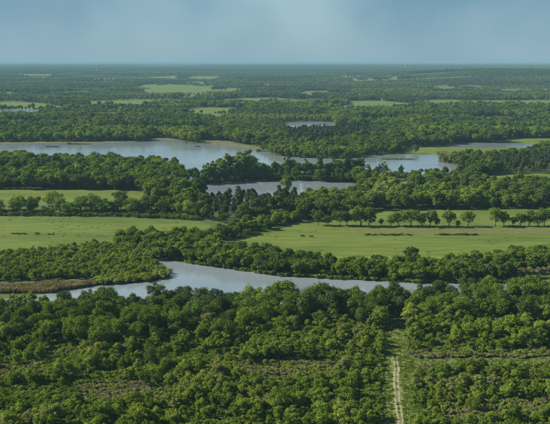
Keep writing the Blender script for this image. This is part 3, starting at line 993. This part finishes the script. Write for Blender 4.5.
# rushes and tussocks
X, Y = [], []
for key, num in (('left', 170), ('right', 150), ('upper', 20)):
    pu, pv = np.array(MEADOWS[key]).T
    uu, vv = rng.uniform(max(pu.min(), -20), min(pu.max(), 570), num * 6), rng.uniform(pv.min(), pv.max(), num * 6)
    k = inside(MEADOWS[key], uu, vv) & (vnoise(uu / 34, vv / 3.0, 71) > 0.62)
    for a, b in list(zip(uu[k], vv[k]))[:num]:
        p = ground(a, b)
        X.append(p[0]); Y.append(p[1])
X, Y = np.array(X), np.array(Y)
n = len(X)
tus = [reed_mesh(95 + q, 90, 0.6, 0.55) for q in range(3)]
mass('rush_tussocks', tus, np.stack([X, Y, X * 0 + 0.05], 1), rng.integers(0, 3, n), np.stack([rng.uniform(.4, 1.3, n), rng.uniform(.3, .8, n), rng.uniform(.2, .5, n)], 1),
     rng.uniform(0, 6.28, n), np.clip(0.56 + rng.normal(size=n) * 0.1, .35, .8), 'tussocks of darker rushes scattered over the meadows', 'rushes')

# spit between lake and pool: tall trees, singled out
sx = [(187,186,.55),(196,184.4,.6),(206,184,.72),(213,183.4,.85),(221,182.4,1.0),(229,181,1.0),(236,181,1.05),(243,180.4,1.28),(249,180.6,1.1),(256,179.6,.62),(264,178.8,.75),(275,178.6,.72),(281,178.8,.62),
      (289,178,1.08),(297,178.6,.6),(306,178.4,.85),(312,178.8,.7),(319,178.4,1.0),(326,178.6,.55),(334,178.4,.95),(343,178.6,1.0),(349,178.4,1.05),(356,178.6,.95),(362,178.6,.9),(368,179,.7),(378,177,.62),(385,177.6,.55)]
for q, (u_, v_, s) in enumerate(sx):
    p = ground(u_, v_)
    lab = '%s tree from the left on the wooded spit between lake and pool' % ORD[q]
    if u_ == 243: lab = 'tallest tree on the spit between lake and pool, bright and broad crowned'
    sl_ = 1.25 if 205 < u_ < 252 else 0.92
    if 205 < u_ < 252: s *= 1.12
    plant(K_LIMB, q % K_LIMB.n, 'spit_tree', p[0], p[1], (s * sl_, s * sl_, s), rng.uniform(0, 6.28), 0.58 if 205 < u_ < 252 else float(np.clip(.3 + rng.normal() * .08, .15, .5)),
          lab, 'tree', 'trees on the spit')
z = zone_points(SPIT, 4.0, 800, 1050)
plants(z, K_BUSH, rng.uniform(1.2, 2.4, len(z[0])), tn(z[0], z[1], 0.28, 0.2, 20, 0.06, 68, .1, .6), 'spit_bush', 110,
       lambda u, v: ('dark bush under the tall trees on the spit between lake and pool', 'bushes on the spit'), 'bush',
       mass_name='spit_scrub', rank=(9, True, '%s dark bush from the left along the pool side of the spit', 'pool side bushes of the spit'), mass_label='dark scrub covering the spit between lake and pool', mass_cat='scrub')

# mid-distance woods
x, y = scatter(620, 3100, 7.6, 0.32, grow=0.0006)
u, v = photo(x, y)
ex = open_land(u, v)
for p in (SCRUB_L, WILLOW, WOOD_L, BANK, HEDGE_D, HEDGE_L, SPIT, TAN):
    ex |= inside(p, u, v)
ex |= (v > 223) | ((v > 205) & (u < 180)) | ((v > 214) & (u < 206))
pine = np.zeros(len(x), int)
for q, p in enumerate(PINES):
    pine[inside(p, u, v)] = q + 1
k = ~ex
X, Y, U, V, PN = x[k], y[k], u[k], v[k], pine[k]
# thinner growth in places far off
thin = (vnoise(X / 200, Y / 80, 81) < 0.3) & (V < 138)
k = ~thin | (rng.random(len(X)) < 0.3)
X, Y, U, V, PN = X[k], Y[k], U[k], V[k], PN[k]
n = len(X)
S = rng.uniform(0.62, 1.18, n) * (0.8 + 0.4 * vnoise(X / 60, Y / 60, 83))
T = tn(X, Y, 0.35, 0.40, 70, 0.08, 85, .14, .60)
far_ = np.clip((156 - V) / 14, 0, 1)
st1, st2 = vnoise(X / 210, Y / 120, 101) > 0.52, vnoise(X / 170, Y / 90, 102) > 0.55
S *= 1 + far_ * (np.where(st1, 0.15, -0.22) + np.where(st2, 0.14, -0.10))
T = np.clip(T + far_ * (np.where(st2, 0.12, -0.05) + np.where(st1, -0.08, 0.05)), .1, .72)
pl = inside(PALE, U, V)
T[pl] = 0.69 + rng.normal(size=pl.sum()) * 0.05
S[pl] *= 1.1
S *= np.where((U < 200) & (V > 160), 1.25, 1.0) * np.where((V < 165) & (V > 150) & (U > 400), 0.75, 1.0) * np.where((V > 170) & (V < 186) & (U > 362) & (U < 470), 0.55, 1.0)
b = PN == 0
def mid_label(u, v):
    if v > 183:
        if u < 200: return ('green tree at the front of the wood between the left meadows and the lake', 'trees of the wood above the left meadows')
        if u < 362: return ('green tree of the wood just below the pool', 'trees of the wood below the pool')
        return ('green tree of the wood behind the row of trees at the right', 'trees of the wood behind the row')
    if u < 200: return ('green tree of the left wood on the near shore of the lake', 'trees on the near lake shore, left')
    return ('green tree of the wood on the right between the round pond and the meadow row', 'trees of the right wood')
near = b & (V > 163)
sel = np.zeros(n, bool)
sel[near] = split(X[near], Y[near], U[near], V[near], S[near], 300)
own = ranks(U, V, sel, (U < 150) & (V > 180), 11, True, '%s tree from the left along the front of the wood above the left meadows', 'front trees of the left wood')
own.update(ranks(U, V, sel, (U > 372) & (V > 196), 11, True, '%s tree from the left along the front of the wood behind the row', 'front trees of the right wood'))
for i in np.nonzero(sel)[0]:
    lb, gr = own.get(i) or mid_label(U[i], V[i])
    s = S[i]
    plant(K_MID, int(rng.integers(K_MID.n)), 'wood_tree', X[i], Y[i], (s * rng.uniform(.88, 1.15), s * rng.uniform(.88, 1.15), s), rng.uniform(0, 6.28), T[i], lb, 'tree', gr)
mid_protos = [K_MID.join(k) for k in range(K_MID.n)]
def mid_mass(mask, name, label):
    m = mask.sum()
    mass(name, mid_protos, np.stack([X[mask], Y[mask], height(X[mask], Y[mask])], 1), rng.integers(0, K_MID.n, m),
         np.stack([S[mask] * rng.uniform(.85, 1.2, m), S[mask] * rng.uniform(.85, 1.2, m), S[mask]], 1), rng.uniform(0, 6.28, m), T[mask], label, 'woodland')
mid_mass(b & ~sel & (V > 160), 'lakeside_woodland', 'woods between the meadows, the pool and the lake')
mid_mass(b & ~sel & (V <= 160), 'distant_woodland', 'broad woods stretching beyond the lake')
pine_protos = [K_PINE.join(k) for k in range(K_PINE.n)]
pm = PN > 0
sel = np.zeros(n, bool)
sel[pm] = split(X[pm], Y[pm], U[pm], V[pm], S[pm], 220)
T[pm] = np.clip(0.11 + rng.normal(size=pm.sum()) * 0.05, 0, .2)
for i in np.nonzero(sel)[0]:
    q = PN[i]
    lb, gr = {1: ('dark pine of the plantation beyond the lake', 'pines beyond the lake'), 2: ('dark pine of the plantation at the right edge above the narrow meadow strip', 'pines at the right edge'),
              3: ('dark pine of the block between the pool and the slanting hedge', 'pines below the pool')}[int(q)]
    plant(K_PINE, int(rng.integers(K_PINE.n)), 'pine_tree', X[i], Y[i], (S[i] * 1.1, S[i] * 1.1, S[i]), rng.uniform(0, 6.28), T[i], lb, 'tree', gr)
r_ = pm & ~sel
m = r_.sum()
mass('pine_plantation', pine_protos, np.stack([X[r_], Y[r_], X[r_] * 0], 1), rng.integers(0, K_PINE.n, m), np.repeat(S[r_] * 1.05, 3).reshape(-1, 3), rng.uniform(0, 6.28, m), T[r_],
     'dark close-set pine plantations beyond the lake', 'woodland')
# single trees that stand out
def lone(u_, v_, kind, s, tint, name, label, sx=1.0, var=0):
    p = ground(u_, v_)
    return plant(kind, var, name, p[0], p[1], (s * sx, s * sx, s), 1.3, tint, label, 'tree')
lone(285, 196, K_MID, 1.3, .66, 'lone_tree', 'bright yellow-green tree standing before the pool', .85)
lone(165.5, 172.5, K_PINE, 1.25, .02, 'scots_pine', 'dark flat-topped pine rising above the wood at the near lake shore', 1.5, 1)
lone(174, 174.5, K_MID, 1.35, .3, 'lakeshore_tree', 'big rounded dark tree beside the flat-topped pine at the lake', 1.0, 2)
lone(262.5, 151, K_YOUNG, 1.3, .3, 'islet_tree', 'small tree standing on the low islet at the right end of the lake', 1.2, 1)
lone(411, 266.5, K_MID, .92, .26, 'lookout_tree', 'dark tree standing up above the far bank belt against the right meadow', 1.1, 3)
lone(384, 177, K_LIMB, .62, .25, 'pondside_tree', 'small dark leaning tree before the round pond, left of a pair', 1.0, 2)
lone(401, 177, K_LIMB, .55, .25, 'pondside_tree', 'small dark tree before the round pond, right of a pair', 1.1, 3)
lone(207, 331, K_TALL, .82, .93, 'russet_tree', 'russet brown tree in the dense near wood', .95, 2)
for q, (u_, v_) in enumerate([(522,279),(529,278),(537,278.5),(545,278),(552,278)]):
    lone(u_, v_, K_YOUNG, 1.15, .87, 'tan_willow', '%s pale tan tree from the left in the clump on the far bank' % ORD[q], 1.2, q)

# far woods up to the horizon
x, y = scatter(3080, 7200, 11.5, 0.32, grow=0.0022)
u, v = photo(x, y, height(x, y))
u0, v0 = photo(x, y)
k = ~open_land(u0, v0) & ((vnoise(x / 420, y / 240, 91) > 0.27) | (x > 1100))
x, y = x[k], y[k]
n = len(x)
s = rng.uniform(0.65, 1.2, n) * (0.8 + 0.4 * vnoise(x / 300, y / 140, 92)) * (1 + (y - 3000) / 9000)
st1, st2 = vnoise(x / 520, y / 260, 103) > 0.5, vnoise(x / 380, y / 200, 104) > 0.55
s *= 1 + np.where(st1, 0.18, -0.25)
ft = np.clip(tn(x, y, 0.36, 0.3, 220, 0.07, 93, .12, .68) + np.where(st2, 0.12, -0.06) + np.where(st1, -0.08, 0.04), .1, .7)
far_protos = [K_FAR.join(k) for k in range(K_FAR.n)]
mass('far_woodland', far_protos, np.stack([x, y, height(x, y) - 0.5], 1), rng.integers(0, K_FAR.n, n), np.stack([s * 1.15, s * 1.15, s * 0.95], 1), rng.uniform(0, 6.28, n),
     ft, 'far woods on the plain and the low hill at the right', 'woodland')
x, y = scatter(7000, 40000, 34, 0.32, grow=0.0042)
k = vnoise(x / 1500, y / 2200, 95) > 0.25
x, y = x[k], y[k]
n = len(x)
s = (34 + 0.0042 * (y - 7000)) / 40 * rng.uniform(.9, 1.15, n)
mass('horizon_woodland', [patch_mesh(300 + q) for q in range(4)], np.stack([x, y, height(x, y) - 0.5], 1), rng.integers(0, 4, n), np.stack([s, s, rng.uniform(.85, 1.2, n)], 1),
     rng.uniform(0, 6.28, n), tn(x, y, 0.32, 0.25, 900, 0.05, 97, .14, .6), 'wooded plain fading out at the horizon', 'woodland')

# ------------------------------------------------------------------ reeds, islets, brush, dead tree
REEDS = [(-30,291),(20,287),(60,284.5),(95,282.5),(102,284),(95,286),(60,291.4),(44,294.8),(20,298.2),(-30,301)]
x, y = scatter(470, 540, 0.85, 0.36)
u, v = photo(x, y)
k = inside(REEDS, u, v)
x, y = x[k], y[k]
n = len(x)
reed = [reed_mesh(80 + q, 46, 0.4, 2.3) for q in range(3)]
mass('reed_bed', reed, np.stack([x, y, x * 0], 1), rng.integers(0, 3, n), np.repeat(rng.uniform(.55, 1.2, n) * (0.55 + 0.75 * vnoise(x / 5, y / 5, 77)), 3).reshape(-1, 3), rng.uniform(0, 6.28, n),
     np.clip(0.93 + rng.normal(size=n) * 0.06 + 0.14 * (vnoise(x / 7, y / 4, 78) - .5), .7, 1), 'band of tan dry reeds along the river at the left edge', 'reeds')
x, y = scatter(1080, 1260, 2.0, 0.36)
u, v = photo(x, y)
k = inside(SANDS[3], u, v)
x, y = x[k], y[k]
n = len(x)
mass('pond_reeds', reed, np.stack([x, y, x * 0], 1), rng.integers(0, 3, n), np.repeat(rng.uniform(1.3, 1.9, n), 3).reshape(-1, 3), rng.uniform(0, 6.28, n),
     np.clip(0.92 + rng.normal(size=n) * 0.05, .8, 1), 'tan reeds at the right end of the round pond', 'reeds')

def islet(u0, u1, v_, depth, label, bushes=0):
    a, b_ = ground(u0, v_), ground(u1, v_)
    cx, cy, hl = (a[0] + b_[0]) / 2, a[1], (b_[0] - a[0]) / 2
    root = link('reed_islet', None, None, (cx, cy, 0.1))
    tag(root, label, 'islet', 'islets in the lakes')
    V, F = [(0, 0, 0.55)], []
    m = 26
    for q in range(m):
        t = 2 * math.pi * q / m
        rr = 1 + 0.25 * (vnoise(q * 0.7, u0, 15) - .5)
        V.append((math.cos(t) * hl * rr, math.sin(t) * depth * rr, -0.1))
    F = [(0, 1 + q, 1 + (q + 1) % m) for q in range(m)]
    link('mud_bank', mesh_from('mud_bank', V, F, [M_FLOOR]), root)
    rs = np.random.default_rng(int(u0))
    Q, A = [], []
    nn = int(hl * depth * 9)
    a_ = rs.uniform(0, 6.28, nn); r_ = np.sqrt(rs.random(nn)) * .92
    P = np.stack([np.cos(a_) * r_ * hl, np.sin(a_) * r_ * depth, np.zeros(nn)], 1)
    wd = np.stack([np.cos(a_ * 7), np.sin(a_ * 7), np.zeros(nn)], 1) * 0.14
    tp = P + rs.normal(size=(nn, 3)) * .2
    tp[:, 2] = rs.uniform(.7, 1.7, nn)
    rd = link('reeds', quads_mesh('islet_reeds', np.stack([P - wd, P + wd, tp + wd, tp - wd], 1), [M_LEAF], None, rs.random(nn)), root)
    rd['tint'] = 0.3
    for q in range(bushes):
        c = link('bush', K_BUSH.crowns[q % K_BUSH.n], root, (rs.uniform(-.75, .2) * hl, 0, 0.2))
        s_ = rs.uniform(.8, 1.5)
        c.scale = (s_ * 1.4, s_, s_)
        c['tint'] = 0.28
islet(45, 60, 147.2, 3.0, 'short flat dark reed islet in the left part of the lake')
islet(65, 92, 144.6, 4.0, 'long low dark islet with bushes off the far lake shore', 5)
islet(379, 417, 159.6, 3.0, 'long thin dark islet in the round pond')
islet(255, 268, 151.6, 4.0, 'low dark islet carrying a small tree at the right end of the lake', 2)
islet(183, 189, 143.2, 2.0, 'tiny dark islet left of the sandy shore of the lake')
islet(194, 201, 147.0, 2.0, 'tiny reed islet below the sandy shore of the lake')

# brushwood heaps of cut branches
def brush(u0, u1, v_, label, seed):
    rs = np.random.default_rng(seed)
    a, b_ = ground(u0, v_), ground(u1, v_)
    c = (a + b_) / 2
    hl = (b_[0] - a[0]) / 2
    mb = MB()
    for q in range(90):
        px, py, pz = rs.uniform(-hl, hl), rs.normal() * 0.7, rs.uniform(0.1, 1.0)
        an = rs.normal() * 0.5
        ln = rs.uniform(0.8, 2.6)
        d = np.array([math.cos(an) * ln / 2, math.sin(an) * ln / 2, rs.normal() * 0.25])
        p = np.array([px, py, pz])
        mb.tube([p - d, p + rs.normal(size=3) * .08, p + d], [.06, .045, .015], 4)
    tag(link('brush_heap', mb.mesh('brush_heap', M_PALEBARK), None, (c[0], c[1], 0)), label, 'brushwood', 'brushwood heaps')
brush(96, 126, 395, 'upper long heap of pale cut branches in the scrub clearing at the lower left', 1)
brush(104, 140, 401.5, 'lower long heap of pale cut branches in the scrub clearing at the lower left', 2)
brush(128, 150, 390, 'short heap of pale cut branches at the right end of the lower left clearing', 3)

def dead_tree(u_, v_, h):
    rs = np.random.default_rng(5)
    p = ground(u_, v_)
    root = link('dead_tree', None, None, (p[0], p[1], 0))
    tag(root, 'bare grey-brown dead tree on the near bank right of the track', 'tree')
    mb = MB()
    mb.tube([(0, 0, -.2), (.1, 0, h * .35), (.0, .1, h * .7), (.2, 0, h)], [.2, .16, .09, .02], 7)
    link('trunk', mb.mesh('dead_trunk', M_PALEBARK, True), root)
    for q in range(12):
        a = rs.uniform(0, 6.28)
        z0 = h * rs.uniform(.3, .75)
        ln = h * rs.uniform(.25, .42)
        s = np.array([.05, .03, z0])
        e = s + np.array([math.cos(a) * ln * .6, math.sin(a) * ln * .6, ln * .85])
        m2 = MB()
        m2.tube([s, (s + e) / 2 + rs.normal(size=3) * .1, e], [.09, .06, .015], 5)
        for t in range(5):
            f = s + (e - s) * rs.uniform(.35, .9)
            g_ = f + np.array([rs.normal() * .5, rs.normal() * .5, rs.uniform(.4, 1.1)])
            m2.tube([f, (f + g_) / 2 + rs.normal(size=3) * .05, g_], [.04, .03, .012], 4)
        link('branch', m2.mesh('dead_branch', M_PALEBARK, True), root)
dead_tree(408.5, 307, 9.5)

# ------------------------------------------------------------------ far buildings
def house(u_, v_, L_, W_, Hh, rot, label, wall=M_WHITE, roof=M_ROOF, name='farmhouse'):
    p = ground(u_, v_)
    zz = float(height(p[0], p[1]))
    root = link(name, None, None, (p[0], p[1], zz))
    root.rotation_euler.z = rot
    tag(root, label, 'house' if name == 'farmhouse' else 'shed')
    mb = MB()
    mb.box((-L_ / 2, -W_ / 2, -.5), (L_ / 2, W_ / 2, Hh))
    mb.add([(-L_ / 2, -W_ / 2, Hh), (-L_ / 2, W_ / 2, Hh), (-L_ / 2, 0, Hh + W_ * .32), (L_ / 2, -W_ / 2, Hh), (L_ / 2, W_ / 2, Hh), (L_ / 2, 0, Hh + W_ * .32)], [(0, 2, 1), (3, 4, 5)])
    link('wall', mb.mesh('house_wall', wall), root)
    mr = MB()
    o_ = .5
    for sgn in (-1, 1):
        e0, e1 = (W_ / 2 + o_) * sgn, 0.0
        z0, z1 = Hh - o_ * .64 + .06, Hh + W_ * .32 + .06
        vv = [(-L_ / 2 - o_, e0, z0), (L_ / 2 + o_, e0, z0), (L_ / 2 + o_, e1, z1), (-L_ / 2 - o_, e1, z1)]
        vv += [(a, b, c + .18) for a, b, c in vv]
        mr.add(vv, [(0, 1, 2, 3), (4, 7, 6, 5), (0, 4, 5, 1), (1, 5, 6, 2), (2, 6, 7, 3), (3, 7, 4, 0)])
    link('roof', mr.mesh('house_roof', roof), root)
    m3 = MB(); m3.box((-.5, -W_ / 2 - .06, 0), (.5, -W_ / 2 + .02, 2.1))
    link('door', m3.mesh('house_door', M_DARK), root)
    for xx in (-L_ * .33, L_ * .33):
        m4 = MB(); m4.box((xx - .55, -W_ / 2 - .05, 1.0), (xx + .55, -W_ / 2 + .02, 2.2))
        link('window', m4.mesh('house_window', M_DARK), root)
house(101, 88.2, 16, 9, 6, .2, 'white farmhouse among the trees left of the long pale field')
house(18.5, 80.5, 26, 10, 6, -.1, 'long pale farm building far off at the left edge')
house(7, 108.6, 14, 8, 4.5, .3, 'farmhouse at the left edge by the pale pond')
house(384, 100.8, 15, 8, 5, -.2, 'small white farmhouse at the upper edge of the far right pasture')
house(47, 210.6, 6.5, 4, 2.2, .05, 'shed with a pale metal roof half hidden in the left hedge', M_CONC, M_METAL, 'shed')

def water_tower(u_, d, top_v, label, mat, wide):
    x_ = (u_ - PW / 2) / FPX * d
    zb = float(height(x_, d))
    ztop = HC - (top_v - VH) / FPX * d
    h = ztop - zb
    root = link('water_tower', None, None, (x_, d, zb))
    tag(root, label, 'water tower', 'water towers on the horizon')
    mb = MB()
    mb.tube([(0, 0, -1), (0, 0, h * .1), (0, 0, h * .62)], [wide * .34, wide * .28, wide * .26], 14)
    link('shaft', mb.mesh('tower_shaft', mat, True), root)
    mb = MB()
    mb.tube([(0, 0, h * .60), (0, 0, h * .72), (0, 0, h * .90), (0, 0, h * .93)], [wide * .3, wide * .5, wide * .5, wide * .42], 16)
    link('tank', mb.mesh('tower_tank', mat, True), root)
    mb = MB()
    mb.tube([(0, 0, h * .92), (0, 0, h)], [.5, .2], 6)
    link('mast', mb.mesh('tower_mast', mat), root)
water_tower(99, 7600, 65.8, 'slim pale water tower rising from the far woods at the left', M_CONC, 9)
water_tower(404, 9500, 62.8, 'grey water tower on the horizon right of centre', M_CONC, 13)

# ------------------------------------------------------------------ haze
bm = bmesh.new()
bmesh.ops.create_cube(bm, size=1.0)
hz = bpy.data.meshes.new('haze')
bm.to_mesh(hz)
bm.free()
ho = link('haze', hz)
gx, gy = np.meshgrid(np.linspace(-14000, 14000, 120), np.linspace(300, 42000, 200))
ztop = max(HC + 3, float(height(gx, gy).max()) + 19)
ho.scale = (86000, 86000, ztop + 20)
ho.location = (0, 0, (ztop - 20) / 2)
m, t, o = newmat('hazy_air')
pv = t.nodes.new('ShaderNodeVolumePrincipled')
pv.inputs['Color'].default_value = (0.185, 0.34, 0.46, 1)
pv.inputs['Density'].default_value = 7.2e-5
pv.inputs['Anisotropy'].default_value = 0.0
t.links.new(pv.outputs[0], o.inputs['Volume'])
hz.materials.append(m)
tag(ho, 'thin bluish haze over the whole plain', 'haze', kind='stuff')
